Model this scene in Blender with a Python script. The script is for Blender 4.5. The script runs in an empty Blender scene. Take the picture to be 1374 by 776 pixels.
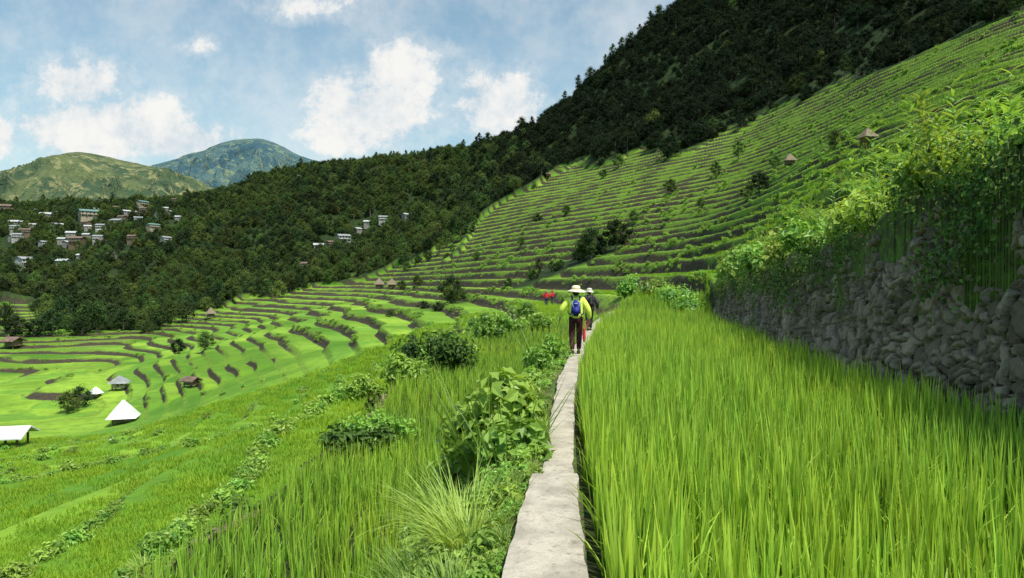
import bpy, math, random
import numpy as np
from mathutils import Vector, Matrix, Euler
random.seed(7); rng=np.random.default_rng(7)
scene=bpy.context.scene
EYE=1.7; F=992.0; HR=380.0; CX=687.0

# ------------------------------------------------------------------ noise
def hsh(ix,iy,s):
    n=(ix.astype(np.int64)*374761393+iy.astype(np.int64)*668265263+s*144269504)&0xffffffff
    n=((n^(n>>13))*1274126177)&0xffffffff
    n=((n^(n>>15))*1103515245)&0xffffffff
    return ((n^(n>>16))&0xffffff)/float(0xffffff)
def vn(x,y,s=0):
    x=np.asarray(x,float); y=np.asarray(y,float)
    ix=np.floor(x); iy=np.floor(y); fx=x-ix; fy=y-iy
    fx=fx*fx*fx*(fx*(fx*6-15)+10); fy=fy*fy*fy*(fy*(fy*6-15)+10)
    ix=ix.astype(np.int64); iy=iy.astype(np.int64)
    a=hsh(ix,iy,s);b=hsh(ix+1,iy,s);c=hsh(ix,iy+1,s);d=hsh(ix+1,iy+1,s)
    return (a*(1-fx)+b*fx)*(1-fy)+(c*(1-fx)+d*fx)*fy
def fbm(x,y,s=0,o=4):
    r=0;a=.5;t=0
    for i in range(o):
        r=r+a*vn(x*(2.03**i)+i*17.3,y*(2.03**i)-i*9.1,s+i); t+=a; a*=.5
    return r/t*2-1
def ss(a,b,x):
    t=np.clip((np.asarray(x,float)-a)/(b-a),0,1); return t*t*(3-2*t)
def mix(a,b,t): return a*(1-t)+b*t

# ------------------------------------------------------------------ terrain model
cols={
-450:[(12,800),(25,740),(45,680),(70,640),(100,600),(140,555),(180,510),(230,460),(300,400),(400,340),(500,300),(600,285),(760,285)],
0:[(12,790),(25,715),(45,655),(70,612),(100,568),(140,522),(180,482),(230,445),(300,402),(400,345),(500,295),(600,274),(700,272),(780,300)],
165:[(12,745),(25,680),(45,630),(70,598),(100,562),(140,512),(180,476),(230,447),(300,412),(400,345),(500,295),(600,266),(700,264),(780,300)],
300:[(12,665),(25,630),(45,590),(70,550),(100,510),(140,472),(180,450),(230,434),(300,410),(400,360),(500,300),(600,252),(680,244),(780,270)],
420:[(12,611),(25,575),(45,545),(70,508),(100,470),(140,440),(180,425),(230,411),(300,393),(400,340),(500,275),(580,228),(680,222),(780,240)],
520:[(12,590),(25,525),(45,492),(70,462),(100,435),(140,414),(180,403),(230,394),(300,382),(400,326),(500,258),(570,217),(660,213),(780,240)],
600:[(12,560),(25,487),(45,458),(70,436),(100,416),(140,400),(180,385),(230,360),(300,322),(400,270),(500,226),(560,204),(640,202),(780,240)],
700:[(12,540),(25,460),(45,430),(70,414),(100,400),(140,370),(180,332),(230,295),(300,254),(400,216),(480,186),(560,180),(640,206),(780,280)],
800:[(12,520),(25,442),(45,411),(70,393),(100,365),(140,327),(180,292),(230,262),(300,222),(400,152),(470,105),(530,98),(600,130),(780,220)],
900:[(12,520),(25,445),(45,405),(60,386),(70,374),(100,338),(140,292),(180,252),(230,218),(300,145),(400,55),(470,8),(520,2),(600,40),(780,160)],
1000:[(12,450),(25,380),(35,356),(45,345),(70,322),(100,288),(140,250),(180,216),(230,182),(300,85),(400,-5),(500,-60),(600,-60)],
1100:[(12,330),(20,300),(30,275),(45,256),(70,235),(100,208),(140,180),(180,148),(230,85),(300,0),(400,-80),(600,-160)],
1200:[(12,260),(20,240),(30,218),(45,195),(70,175),(100,148),(140,112),(180,65),(230,0),(300,-80),(600,-250)],
1374:[(8,190),(20,160),(30,142),(45,118),(70,90),(100,55),(140,5),(180,-50),(300,-180),(600,-350)],
1830:[(8,90),(20,60),(45,20),(70,-20),(100,-60),(180,-150),(300,-250),(600,-450)],
}
U0,U1=-1.15,1.15; L0,L1=math.log(1.0),math.log(800)
NU,NL=240,300
ug=np.linspace(U0,U1,NU); lg=np.linspace(L0,L1,NL)
pxs=sorted(cols); T=[]
for p in pxs:
    d=np.log([a for a,b in cols[p]]); e=np.array([(HR-b)/F for a,b in cols[p]])
    T.append(np.interp(lg,d,e))
T=np.array(T); uc=(np.array(pxs)-CX)/F
G=np.array([np.interp(ug,uc,T[:,j]) for j in range(NL)]).T
def blur(A,s,ax):
    r=int(3*s)+1; k=np.exp(-.5*(np.arange(-r,r+1)/s)**2); k/=k.sum()
    A=np.moveaxis(A,ax,0); P=np.concatenate([np.repeat(A[:1],r,0),A,np.repeat(A[-1:],r,0)])
    out=sum(k[i]*P[i:i+A.shape[0]] for i in range(2*r+1)); return np.moveaxis(out,0,ax)
G=blur(blur(G,3.5,0),2.6,1)
def table(x,y):
    y=np.maximum(y,1.05)
    a=np.clip((x/y-U0)/(U1-U0)*(NU-1),0,NU-1.001); b=np.clip((np.log(y)-L0)/(L1-L0)*(NL-1),0,NL-1.001)
    i=a.astype(int); j=b.astype(int); fa=a-i; fb=b-j
    e=(G[i,j]*(1-fa)+G[i+1,j]*fa)*(1-fb)+(G[i,j+1]*(1-fa)+G[i+1,j+1]*fa)*fb
    return EYE+e*y
def smoothcurve(ys,xs,s=12):
    g=np.linspace(0,80,801); v=np.interp(g,ys,xs); v=blur(v[:,None],s,0)[:,0]; return lambda y: np.interp(y,g,v)
pathx=smoothcurve([0,4.2,5.2,6.7,9.3,12,18,25,35,50,80],[-.02,.18,.26,.42,.60,.85,1.56,2.55,4.2,7.2,12],9)
_w=smoothcurve([0,8,12,16,25,40,55,80],[5.5,5.75,6.1,6.6,8.0,11,15,20],15)
def wallx(y): return _w(y)+.12*np.sin(y*.9)
def wallt(y): return np.interp(y,[0,6,8,10,12,16,25,40,55],[3.9,3.75,3.5,3.15,2.9,2.5,2.0,1.4,.9])+.13*np.sin(y*1.7)
def e1x(y): return np.interp(y,[0,6.5,9.5,15,25,43,60],[-3.7,-3.65,-3.0,-3.3,-3.0,-1.0,2])+.25*np.sin(y*.5)
def pathhw(y): return np.interp(y,[0,4,6.6,6.8,12,40],[.22,.235,.2,.155,.15,.17])
FD=([-450,-50,30,100,200,260,330,420,500,570,620,700,740,800,900,1000,1050,1100,1200,1374,1700],
    [300,330,290,222,225,262,300,315,325,300,270,290,300,290,245,228,215,188,150,118,90])
S1,S2,S0,ZB=1.25,1.75,.85,-8.75
LB=ZB/S1
def terr_lev(raw): return np.where(raw<ZB,LB+(raw-ZB)/S0,np.where(raw<0,raw/S1,raw/S2))
def lev_z(l): return np.where(l<LB,ZB+(l-LB)*S0,np.where(l<0,l*S1,l*S2))
def height(x,y):
    x=np.asarray(x,float); y=np.asarray(y,float)
    d=np.maximum(y,1.0); px=CX+F*x/d
    tab=table(x,y)
    amp=ss(15,60,y); va=1-ss(-.15,.1,x/d)
    raw=tab+amp*((.9+.9*va)*fbm(x/44,y/44,3,2)+(.22+.12*va)*fbm(x/16,y/16,9,2))
    e1=e1x(y)
    form=-2.3-.27*(e1-x)+.9*fbm(x/16,y/16,5,2)
    wL=(1-ss(25,50,y))*(x<e1)
    raw=mix(raw,form,wL)
    lev=terr_lev(raw); fl=np.floor(lev); fr=lev-fl
    r=np.interp(y,[30,60,150,230],[.15,.22,.30,.42])+0*x
    zt=lev_z(fl)*ss(0,1,fr/r)+lev_z(fl-1)*(1-ss(0,1,fr/r))+.7
    zone=(1-ss(-.10,-.02,x/d))*(1-ss(150,185,y+.25*(px-165)*(px>165)))*ss(30,55,y)
    sk=zone*ss(-.30,-.08,fbm(x/24,y/18,401,2))
    zsm=raw-.2+.45*fbm(x/18,y/12,411,2)
    zt=mix(zt,zsm,sk)
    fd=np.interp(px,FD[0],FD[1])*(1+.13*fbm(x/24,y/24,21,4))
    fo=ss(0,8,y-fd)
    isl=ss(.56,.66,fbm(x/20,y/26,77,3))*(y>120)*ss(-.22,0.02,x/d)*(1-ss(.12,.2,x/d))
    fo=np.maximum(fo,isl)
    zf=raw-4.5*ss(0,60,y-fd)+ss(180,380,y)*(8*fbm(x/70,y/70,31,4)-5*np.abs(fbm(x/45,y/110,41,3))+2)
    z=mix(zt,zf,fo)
    # near custom zone
    p=pathx(y); w=wallx(y); hw=pathhw(y)
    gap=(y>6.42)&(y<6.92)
    zn=np.where(x>p+hw+.03,-.32,np.where(gap,-.34,-.12))
    zn=np.where(x>w+.28, wallt(y)+.30*(x-w-.28)+.15*fbm(x/1.2,y/1.2,8,3), zn)
    t=np.clip((p-hw-.05-x)/1.2,0,1)
    zn=np.where(x<p-hw-.05,-.08-1.2*t*t*(3-2*t)+.08*fbm(x*2,y*2,8,3)*ss(0,.2,t)*(1-ss(.8,1,t)),zn)
    wn=np.where(x>w+.28,1-ss(24,48,y),1-ss(42,54,y))*(x>=e1)
    z=mix(z,zn,wn)
    mud_gapshade=((x>p+hw+.03)&(x<w+.28)|((x<p-hw-1.2)&(x>e1))|(gap&(x>p-hw)&(x<p+hw+.1)))*wn  # field mud; the path gap takes the same colour as painted shade
    bank=(((x<=p+hw+.03)&(x>=p-hw-1.2)&(mud_gapshade<.5))|(x>w+.28))*wn
    return dict(z=z,lev=lev,fr=fr,fo=fo*(1-wn),mud_gapshade=mud_gapshade,bank=bank,rr=r,sk=sk)
def hz(x,y): return float(height(np.array([x]),np.array([y]))['z'][0])
def locate(px,row,d0,d1=760):
    d=np.exp(np.linspace(math.log(d0),math.log(d1),900)); x=(px-CX)/F*d
    z=height(x,d)['z']; rw=HR+(EYE-z)/d*F
    k=np.where(rw<=row)[0]; i=k[0] if len(k) else int(np.argmin(rw))
    return float(x[i]),float(d[i]),float(z[i])

# ------------------------------------------------------------------ helpers
def mkmesh(name,V,Fc,attrs=None,smooth=False,mats=None,matidx=None):
    me=bpy.data.meshes.new(name)
    V=np.asarray(V,np.float32)
    if isinstance(Fc,np.ndarray): Fl=[Fc]
    else: Fl=Fc
    me.vertices.add(len(V)); me.vertices.foreach_set('co',V.ravel())
    tot=sum(f.size for f in Fl); nf=sum(len(f) for f in Fl)
    me.loops.add(tot); me.loops.foreach_set('vertex_index',np.concatenate([f.ravel() for f in Fl]).astype(np.int32))
    me.polygons.add(nf)
    sizes=np.concatenate([np.full(len(f),f.shape[1]) for f in Fl]); st=np.concatenate([[0],np.cumsum(sizes)[:-1]])
    me.polygons.foreach_set('loop_start',st.astype(np.int32))
    try: me.polygons.foreach_set('loop_total',sizes.astype(np.int32))
    except Exception: pass
    if matidx is not None: me.polygons.foreach_set('material_index',np.asarray(matidx,np.int32))
    me.update(calc_edges=True)
    me.polygons.foreach_set('use_smooth',np.full(nf,smooth))
    for k,v in (attrs or {}).items():
        a=me.attributes.new(k,'FLOAT','POINT'); a.data.foreach_set('value',np.asarray(v,np.float32))
    for m in (mats or []): me.materials.append(m)
    me.validate(); return me
def obj(name,me,kind=None,label=None,cat=None,parent=None,group=None,loc=None):
    o=bpy.data.objects.new(name,me); scene.collection.objects.link(o)
    if kind: o['kind']=kind
    if label: o['label']=label
    if cat: o['category']=cat
    if group: o['group']=group
    if parent: o.parent=parent
    if loc is not None: o.location=loc
    return o
class M:
    def __init__(s,name):
        s.m=bpy.data.materials.new(name); s.m.use_nodes=True; s.t=s.m.node_tree; s.t.nodes.clear()
        s.out=s.n('ShaderNodeOutputMaterial')
    def n(s,ty,**k):
        n=s.t.nodes.new(ty)
        for a,b in k.items(): setattr(n,a,b)
        return n
    def l(s,a,b): s.t.links.new(a,b)
    def setin(s,sock,v):
        if hasattr(v,'links') or isinstance(v,bpy.types.NodeSocket): s.l(v,sock)
        else:
            if isinstance(v,(tuple,list)) and len(v)==3 and sock.type=='RGBA': v=(*v,1)
            sock.default_value=v
    def math(s,op,a,b=0,c=None,clamp=False):
        n=s.n('ShaderNodeMath',operation=op,use_clamp=clamp); s.setin(n.inputs[0],a); s.setin(n.inputs[1],b)
        if c is not None: s.setin(n.inputs[2],c)
        return n.outputs[0]
    def mr(s,v,a,b,c=0,d=1,smooth=True):
        n=s.n('ShaderNodeMapRange'); 
        if smooth: n.interpolation_type='SMOOTHSTEP'
        s.setin(n.inputs[0],v)
        for i,q in enumerate((a,b,c,d)): s.setin(n.inputs[i+1],q)
        return n.outputs[0]
    def mixc(s,f,a,b,bt='MIX'):
        n=s.n('ShaderNodeMix',data_type='RGBA',blend_type=bt); s.setin(n.inputs[0],f); s.setin(n.inputs[6],a); s.setin(n.inputs[7],b)
        return n.outputs[2]
    def noise(s,vec,sc,det=3,rough=.55):
        n=s.n('ShaderNodeTexNoise'); n.inputs['Scale'].default_value=sc; n.inputs['Detail'].default_value=det; n.inputs['Roughness'].default_value=rough
        if vec is not None: s.l(vec,n.inputs['Vector'])
        return n.outputs['Fac']
    def attr(s,a): 
        n=s.n('ShaderNodeAttribute'); n.attribute_name=a; return n.outputs['Fac']
    def pos(s): return s.n('ShaderNodeNewGeometry').outputs['Position']
    def bsdf(s,col,rough=.8,spec=.2,metal=0):
        b=s.n('ShaderNodeBsdfPrincipled'); s.setin(b.inputs['Base Color'],col); s.setin(b.inputs['Roughness'],rough)
        b.inputs['Specular IOR Level'].default_value=spec; b.inputs['Metallic'].default_value=metal; return b
    def bump(s,b,h,st=.5,dist=.1):
        n=s.n('ShaderNodeBump'); n.inputs['Strength'].default_value=st; n.inputs['Distance'].default_value=dist
        s.l(h,n.inputs['Height']); s.l(n.outputs[0],b.inputs['Normal'])
    def done(s,sh): s.l(sh.outputs[0] if hasattr(sh,'outputs') else sh,s.out.inputs[0]); return s.m
def simple(name,c,rough=.7,spec=.3,var=.25,sc=8,metal=0,bump=0):
    m=M(name); tc=m.n('ShaderNodeTexCoord').outputs['Object']
    f=m.noise(tc,sc,4); c2=tuple(v*(1-var) for v in c); c1=tuple(min(1,v*(1+var)) for v in c)
    b=m.bsdf(m.mixc(m.mr(f,.3,.7),c2,c1),rough,spec,metal)
    if bump: m.bump(b,m.noise(tc,sc*3,3),bump,.02)
    return m.done(b)
def foliage(name,cd,cl,tr=.3,var=.3,rough=.5,spec=.25,world=False,huev=.02,trc=None,patch=0):
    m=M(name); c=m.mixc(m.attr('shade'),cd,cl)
    oi=m.n('ShaderNodeObjectInfo').outputs['Random']
    hs=m.n('ShaderNodeHueSaturation'); m.l(c,hs.inputs['Color'])
    m.setin(hs.inputs['Value'],m.mr(oi,0,1,1-var,1+var,False))
    m.setin(hs.inputs['Hue'],m.mr(m.math('FRACT',m.math('MULTIPLY',oi,7.31)),0,1,.5-huev,.5+huev,False))
    c=hs.outputs[0]
    if world:
        p=m.pos(); w=m.noise(p,.22,2); c=m.mixc(m.mr(w,.35,.65),c,m.mixc(1,c,(1.25,1.1,.9),'MULTIPLY'))
    if patch:
        p=m.pos(); w=m.noise(p,.018,3); c=m.mixc(m.mr(w,.42,.62),c,m.mixc(1,c,(patch*1.1,patch,patch*.7),'MULTIPLY'))
    b=m.bsdf(c,rough,spec); t=m.n('ShaderNodeBsdfTranslucent')
    m.l(m.mixc(1,c,trc or (1.3,1.2,.5),'MULTIPLY'),t.inputs[0])
    x=m.n('ShaderNodeMixShader'); x.inputs[0].default_value=tr; m.l(b.outputs[0],x.inputs[1]); m.l(t.outputs[0],x.inputs[2])
    return m.done(x)

RICE_D=(.09,.22,.02); RICE_L=(.48,.75,.11)
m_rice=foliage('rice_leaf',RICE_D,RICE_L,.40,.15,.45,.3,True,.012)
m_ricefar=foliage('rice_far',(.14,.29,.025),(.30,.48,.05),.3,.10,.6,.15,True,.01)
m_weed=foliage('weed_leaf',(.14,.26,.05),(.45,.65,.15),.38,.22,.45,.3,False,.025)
m_leafy=foliage('broad_leaf',(.08,.19,.03),(.37,.58,.11),.36,.22,.4,.35,False,.02)
m_treeshaded=foliage('tree_leaf_painted_shade',(.007,.014,.009),(.032,.052,.022),.12,.35,.8,.05,False,.03)  # leaf copy darkened to paint cloud shadow into upper-slope trees
m_tree=foliage('tree_leaf',(.012,.026,.012),(.058,.10,.032),.15,.4,.7,.1,False,.03,None,1.6)
m_tree2=foliage('tree_leaf_light',(.025,.05,.014),(.14,.21,.045),.2,.35,.6,.15,False,.03)
m_bark=simple('bark',(.12,.10,.08),.9,.1,.4,6,0,.5)
m_ivy=foliage('creeper_leaf',(.04,.08,.025),(.20,.33,.07),.2,.3,.5,.25)
m_dry=foliage('dry_grass',(.24,.20,.11),(.52,.46,.27),.3,.3,.7,.1)

# ------------------------------------------------------------------ terrain mesh
NC,NR=1300,1450
u=np.linspace(-1.12,1.12,NC); dd=np.exp(np.linspace(math.log(1.2),math.log(780),NR))
Ug,Dg=np.meshgrid(u,dd,indexing='xy'); X=(Ug*Dg).ravel(); Y=Dg.ravel()
hh=height(X,Y)
lev=hh['lev']
jit=fbm(X*.9,Y*.9,55,2)
Z=hh['z']+.06*jit*ss(20,60,Y)
i=np.arange(NR-1)[:,None]*NC+np.arange(NC-1)[None,:]
quads=np.stack([i,i+1,i+NC+1,i+NC],-1).reshape(-1,4)
m=M('terraced_hillside'); p=m.pos(); spz=m.n('ShaderNodeSeparateXYZ'); m.l(p,spz.inputs[0])
fr=m.math('FRACT',m.attr('lev')); rr=m.attr('rr'); rel=m.math('DIVIDE',fr,rr); sk=m.attr('sk')
wob=m.noise(p,.10,5,.6); relw=m.math('ADD',rel,m.math('MULTIPLY',m.math('SUBTRACT',wob,.5),2.0))
n1=m.noise(p,.045,2); n2=m.noise(p,.7,3,.6); n3=m.noise(p,.016,2); n4=m.noise(p,4,2,.7); n5=m.noise(p,.09,4,.6)
riceA=m.mixc(m.mr(n1,.35,.65),(.14,.27,.022),(.30,.47,.05))
wn=m.n('ShaderNodeTexWhiteNoise',noise_dimensions='2D'); cmb=m.n('ShaderNodeCombineXYZ')
m.l(m.math('FLOOR',m.attr('lev')),cmb.inputs[0]); m.l(m.math('FLOOR',m.math('MULTIPLY',n1,11)),cmb.inputs[1]); m.l(cmb.outputs[0],wn.inputs[0])
riceA=m.mixc(m.mr(wn.outputs[0],0,1,0,.85),riceA,m.mixc(1,riceA,(.48,.68,.75),'MULTIPLY'))
riceA=m.mixc(m.mr(n2,.4,.75,0,.5),riceA,(.07,.15,.02))
riceA=m.mixc(m.mr(n5,.54,.66,0,.5),riceA,m.mixc(1,riceA,(.55,.65,.7),'MULTIPLY'))
riceA=m.mixc(m.mr(n3,.64,.70,0,.4),riceA,(.20,.19,.085))
riceA=m.mixc(m.mr(spz.outputs[2],28,65,0,.35),riceA,(.08,.17,.022))  # higher terraces darkened, painting in the shade of the upper slope
grass=m.mixc(m.mr(n4,.3,.7),(.07,.13,.018),(.20,.33,.04))
stone=m.mixc(m.mr(n4,.3,.7),(.022,.021,.014),(.095,.078,.052))
riser=m.mixc(m.mr(relw,.48,.80),stone,grass)
edge=m.mixc(m.mr(n2,.35,.6),riceA,grass)
riser=m.mixc(m.mr(sk,.25,.6),riser,edge)
terr=m.mixc(m.mr(rel,.80,1.1),riser,riceA)
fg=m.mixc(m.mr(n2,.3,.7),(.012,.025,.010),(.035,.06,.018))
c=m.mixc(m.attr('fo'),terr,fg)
mud_gapshade=m.mixc(m.mr(n4,.3,.7),(.022,.034,.012),(.05,.06,.022)); c=m.mixc(m.attr('mud_gapshade'),c,mud_gapshade)
bk=m.mixc(m.mr(m.noise(p,5,3,.7),.35,.65),(.06,.048,.03),(.09,.17,.03)); c=m.mixc(m.attr('bank'),c,bk)
b=m.bsdf(c,.85,.12); m.bump(b,m.math('ADD',n2,n4),.5,.25); m_ter=m.done(b)
me=mkmesh('terrain',np.stack([X,Y,Z],1),quads,dict(lev=lev,fo=hh['fo'],mud_gapshade=hh['mud_gapshade'],bank=hh['bank'],rr=hh['rr'],sk=hh['sk']),True,[m_ter])
obj('terrain',me,'structure')
gm=M('distant_ground'); b=gm.bsdf(gm.mixc(gm.noise(gm.pos(),.01,4),(.03,.06,.015),(.07,.11,.03)),.9,.1); gm=gm.done(b)
xs=np.linspace(-9000,9000,61); gx,gy=np.meshgrid(xs,xs); ii=np.arange(60)[:,None]*61+np.arange(60)[None,:]
obj('ground',mkmesh('ground',np.stack([gx.ravel(),gy.ravel(),np.full(gx.size,-60)+6*vn(gx.ravel()/900,gy.ravel()/900)],1),np.stack([ii,ii+1,ii+62,ii+61],-1).reshape(-1,4),None,True,[gm]),'structure')
def mountain(name,prof,dr,wid,c1,c2,c3,seed,amp):
    us=(np.linspace(prof[0][0],prof[-1][0],460)-CX)/F; ds=np.linspace(dr-wid,dr+wid*.6,260)
    a,bb=np.meshgrid(us,ds,indexing='xy'); xx=(a*bb).ravel(); yy=bb.ravel()
    gx_=np.linspace(prof[0][0],prof[-1][0],400); gv=blur(np.interp(gx_,[q[0] for q in prof],[q[1] for q in prof])[:,None],5,0)[:,0]
    row=np.interp(CX+F*a.ravel(),gx_,gv); row=row+1.8*fbm(xx/130,yy*0,seed,3)
    top=EYE+(HR-row)/F*dr
    t=1-np.abs(yy-dr)/np.where(yy<dr,wid,wid*.6)
    z=top*t**.8
    rid=1-np.abs(fbm(xx/200,yy/520,seed,4))*2.0
    env=ss(0,.4,t)*(1-ss(.62,.97,t))
    z=z+amp*(rid-.75)*env+amp*.09*fbm(xx/60,yy/60,seed+3,3)*(1-.7*ss(.7,1,t))
    z=z-80*(1-ss(0,.2,t))
    q=np.arange(259)[:,None]*460+np.arange(459)[None,:]
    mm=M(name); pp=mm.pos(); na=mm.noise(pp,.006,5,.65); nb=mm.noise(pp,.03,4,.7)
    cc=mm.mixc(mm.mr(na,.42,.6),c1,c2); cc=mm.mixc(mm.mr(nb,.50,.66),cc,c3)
    bs=mm.bsdf(cc,.95,.05); mm.bump(bs,mm.math('ADD',na,mm.math('MULTIPLY',nb,.4)),.9,45); mt=mm.done(bs)
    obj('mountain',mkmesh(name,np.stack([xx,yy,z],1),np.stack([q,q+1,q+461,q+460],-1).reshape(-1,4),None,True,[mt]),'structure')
mountain('green_mountain',[(-420,290),(-250,250),(-100,245),(0,232),(50,215),(85,205),(110,203),(140,210),(175,218),(215,226),(280,250),(380,300)],2200,1100,(.05,.085,.05),(.11,.14,.065),(.24,.24,.12),101,170)
mountain('haze_tinted_mountain',[(60,290),(130,250),(200,222),(235,212),(270,203),(300,193),(325,187),(345,184),(370,192),(400,208),(440,222),(520,250),(620,290)],3300,1500,(.045,.10,.13),(.085,.15,.155),(.19,.24,.15),202,210)  # bluish tones paint distance haze into the surface colour

# ------------------------------------------------------------------ prototypes
proto_cols={}
def proto(coll,name,me):
    if coll not in proto_cols: proto_cols[coll]=bpy.data.collections.new(coll)
    o=bpy.data.objects.new(name,me); proto_cols[coll].objects.link(o); return o
def scatter(name,coll,P,rot,scl,idx,kind='stuff',**k):
    me=bpy.data.meshes.new(name); P=np.asarray(P,np.float32)
    me.vertices.add(len(P)); me.vertices.foreach_set('co',P.ravel())
    a=me.attributes.new('rot','FLOAT_VECTOR','POINT'); a.data.foreach_set('vector',np.asarray(rot,np.float32).ravel())
    a=me.attributes.new('scl','FLOAT','POINT'); a.data.foreach_set('value',np.asarray(scl,np.float32))
    a=me.attributes.new('idx','INT','POINT'); a.data.foreach_set('value',np.asarray(idx,np.int32))
    o=obj(name,me,kind,**k)
    ng=bpy.data.node_groups.new(name,'GeometryNodeTree')
    ng.interface.new_socket('Geometry',in_out='INPUT',socket_type='NodeSocketGeometry')
    ng.interface.new_socket('Geometry',in_out='OUTPUT',socket_type='NodeSocketGeometry')
    N=ng.nodes; gi=N.new('NodeGroupInput'); go=N.new('NodeGroupOutput'); ip=N.new('GeometryNodeInstanceOnPoints')
    ci=N.new('GeometryNodeCollectionInfo'); ci.inputs['Collection'].default_value=proto_cols[coll]
    ci.inputs['Separate Children'].default_value=True; ci.inputs['Reset Children'].default_value=True
    def na(nm,ty):
        n=N.new('GeometryNodeInputNamedAttribute'); n.data_type=ty; n.inputs['Name'].default_value=nm
        return [q for q in n.outputs if q.enabled and q.name=='Attribute'][0]
    L=ng.links; L.new(gi.outputs[0],ip.inputs['Points']); L.new(ci.outputs[0],ip.inputs['Instance']); ip.inputs['Pick Instance'].default_value=True
    L.new(na('rot','FLOAT_VECTOR'),ip.inputs['Rotation']); L.new(na('scl','FLOAT'),ip.inputs['Scale']); L.new(na('idx','INT'),ip.inputs['Instance Index'])
    L.new(ip.outputs[0],go.inputs[0])
    md=o.modifiers.new('scatter','NODES'); md.node_group=ng
    return o
def blades(base,az,lean,curve,length,width,nseg=4,tipshade=1.0,s0=.1,sv=.45):
    n=len(base); az=np.asarray(az); P=np.array(base,float); pts=[]; sh=[]
    dirx=np.cos(az);diry=np.sin(az)
    tw=rng.uniform(-1.2,1.2,n)
    side=np.stack([-np.sin(az+tw),np.cos(az+tw),np.zeros(n)],1)
    base_sh=rng.random(n)
    for k in range(nseg+1):
        t=k/nseg
        w=width*(1-t**1.8)*(.55+.45*min(1,t*4))+.0005
        pts.append(P-side*(w/2)[:,None]); pts.append(P+side*(w/2)[:,None])
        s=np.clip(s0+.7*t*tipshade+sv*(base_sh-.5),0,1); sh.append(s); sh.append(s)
        th=lean+curve*(t+.5/nseg)
        st=length/nseg
        P=P+np.stack([np.sin(th)*dirx*st,np.sin(th)*diry*st,np.cos(th)*st],1)
    V=np.stack(pts,1).reshape(-1,3); sh=np.stack(sh,1).ravel()
    o=np.arange(n)[:,None]*(2*(nseg+1)); k=np.arange(nseg)[None,:]*2
    q=np.stack([o+k,o+k+1,o+k+3,o+k+2],-1).reshape(-1,4)
    return V,q,sh
def leaves(P,Nrm,size,aspect=.55,droop=.2,shade=None):
    n=len(P); Nrm=Nrm/np.linalg.norm(Nrm,axis=1,keepdims=True)
    r=rng.normal(size=(n,3)); t=np.cross(Nrm,r); t/=np.linalg.norm(t,axis=1,keepdims=True); b=np.cross(Nrm,t)
    s=np.asarray(size)[:,None]*np.ones((n,1))
    v0=P; v1=P+t*s*.45+b*s*aspect*.5+Nrm*s*.08; v2=P+t*s-Nrm*s*droop; v3=P+t*s*.45-b*s*aspect*.5+Nrm*s*.08
    V=np.stack([v0,v1,v2,v3],1).reshape(-1,3); o=np.arange(n)[:,None]*4
    f=np.concatenate([o+np.array([[0,1,2]]),o+np.array([[0,2,3]])],0)
    sh=rng.random(n) if shade is None else shade
    return V,f,np.repeat(sh,4)
def join(parts):
    V=[];Fq=[];Ft=[];S_=[];o=0
    for v,f,s in parts:
        V.append(v); (Ft if f.shape[1]==3 else Fq).append(f+o); S_.append(s); o+=len(v)
    Fl=[]
    if Fq: Fl.append(np.concatenate(Fq))
    if Ft: Fl.append(np.concatenate(Ft))
    return np.concatenate(V),Fl,np.concatenate(S_)
import bmesh
def ico(sub=2):
    bm=bmesh.new(); bmesh.ops.create_icosphere(bm,subdivisions=sub,radius=1); V=np.array([v.co[:] for v in bm.verts]); Fc=np.array([[v.index for v in f.verts] for f in bm.faces]); bm.free(); return V,Fc
IV,IF=ico(2)
def rice_clump(n,rad,h,w,nseg=4):
    a=rng.random(n)*6.283; r=rad*np.sqrt(rng.random(n)); base=np.stack([r*np.cos(a),r*np.sin(a),np.zeros(n)],1)
    L_=h*(.50+.5*rng.random(n)); L_[:3]=h*(1.0+.2*rng.random(3))
    cv=.02+.16*rng.random(n); cv[-2:]=.7+.5*rng.random(2)
    return blades(base,a+rng.normal(size=n)*.5,.01+.10*rng.random(n),cv,L_,w*(.75+.5*rng.random(n)),nseg,1.15,-.04,.5)
for k in range(8):
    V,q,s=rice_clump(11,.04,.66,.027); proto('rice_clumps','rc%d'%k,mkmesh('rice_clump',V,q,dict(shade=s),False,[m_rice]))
for k in range(4):
    n=170; b0=np.stack([rng.uniform(-.8,.8,n),rng.uniform(-.8,.8,n),np.zeros(n)],1)
    V,q,s=blades(b0,rng.random(n)*6.28,.05+.2*rng.random(n),.1+.5*rng.random(n),.34*(.85+.25*rng.random(n)),np.full(n,.05),2)
    proto('rice_patches','rp%d'%k,mkmesh('rice_patch',V,q,dict(shade=s),False,[m_ricefar]))
def tuft(n,rad,h,w,curve=1.6,nseg=5):
    a=rng.random(n)*6.283; r=rad*np.sqrt(rng.random(n)); base=np.stack([r*np.cos(a),r*np.sin(a),np.zeros(n)],1)
    return blades(base,a+rng.normal(size=n)*.6,.05+.5*rng.random(n),.3+curve*rng.random(n),h*(.5+.6*rng.random(n)),w*(.7+.6*rng.random(n)),nseg)
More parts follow.
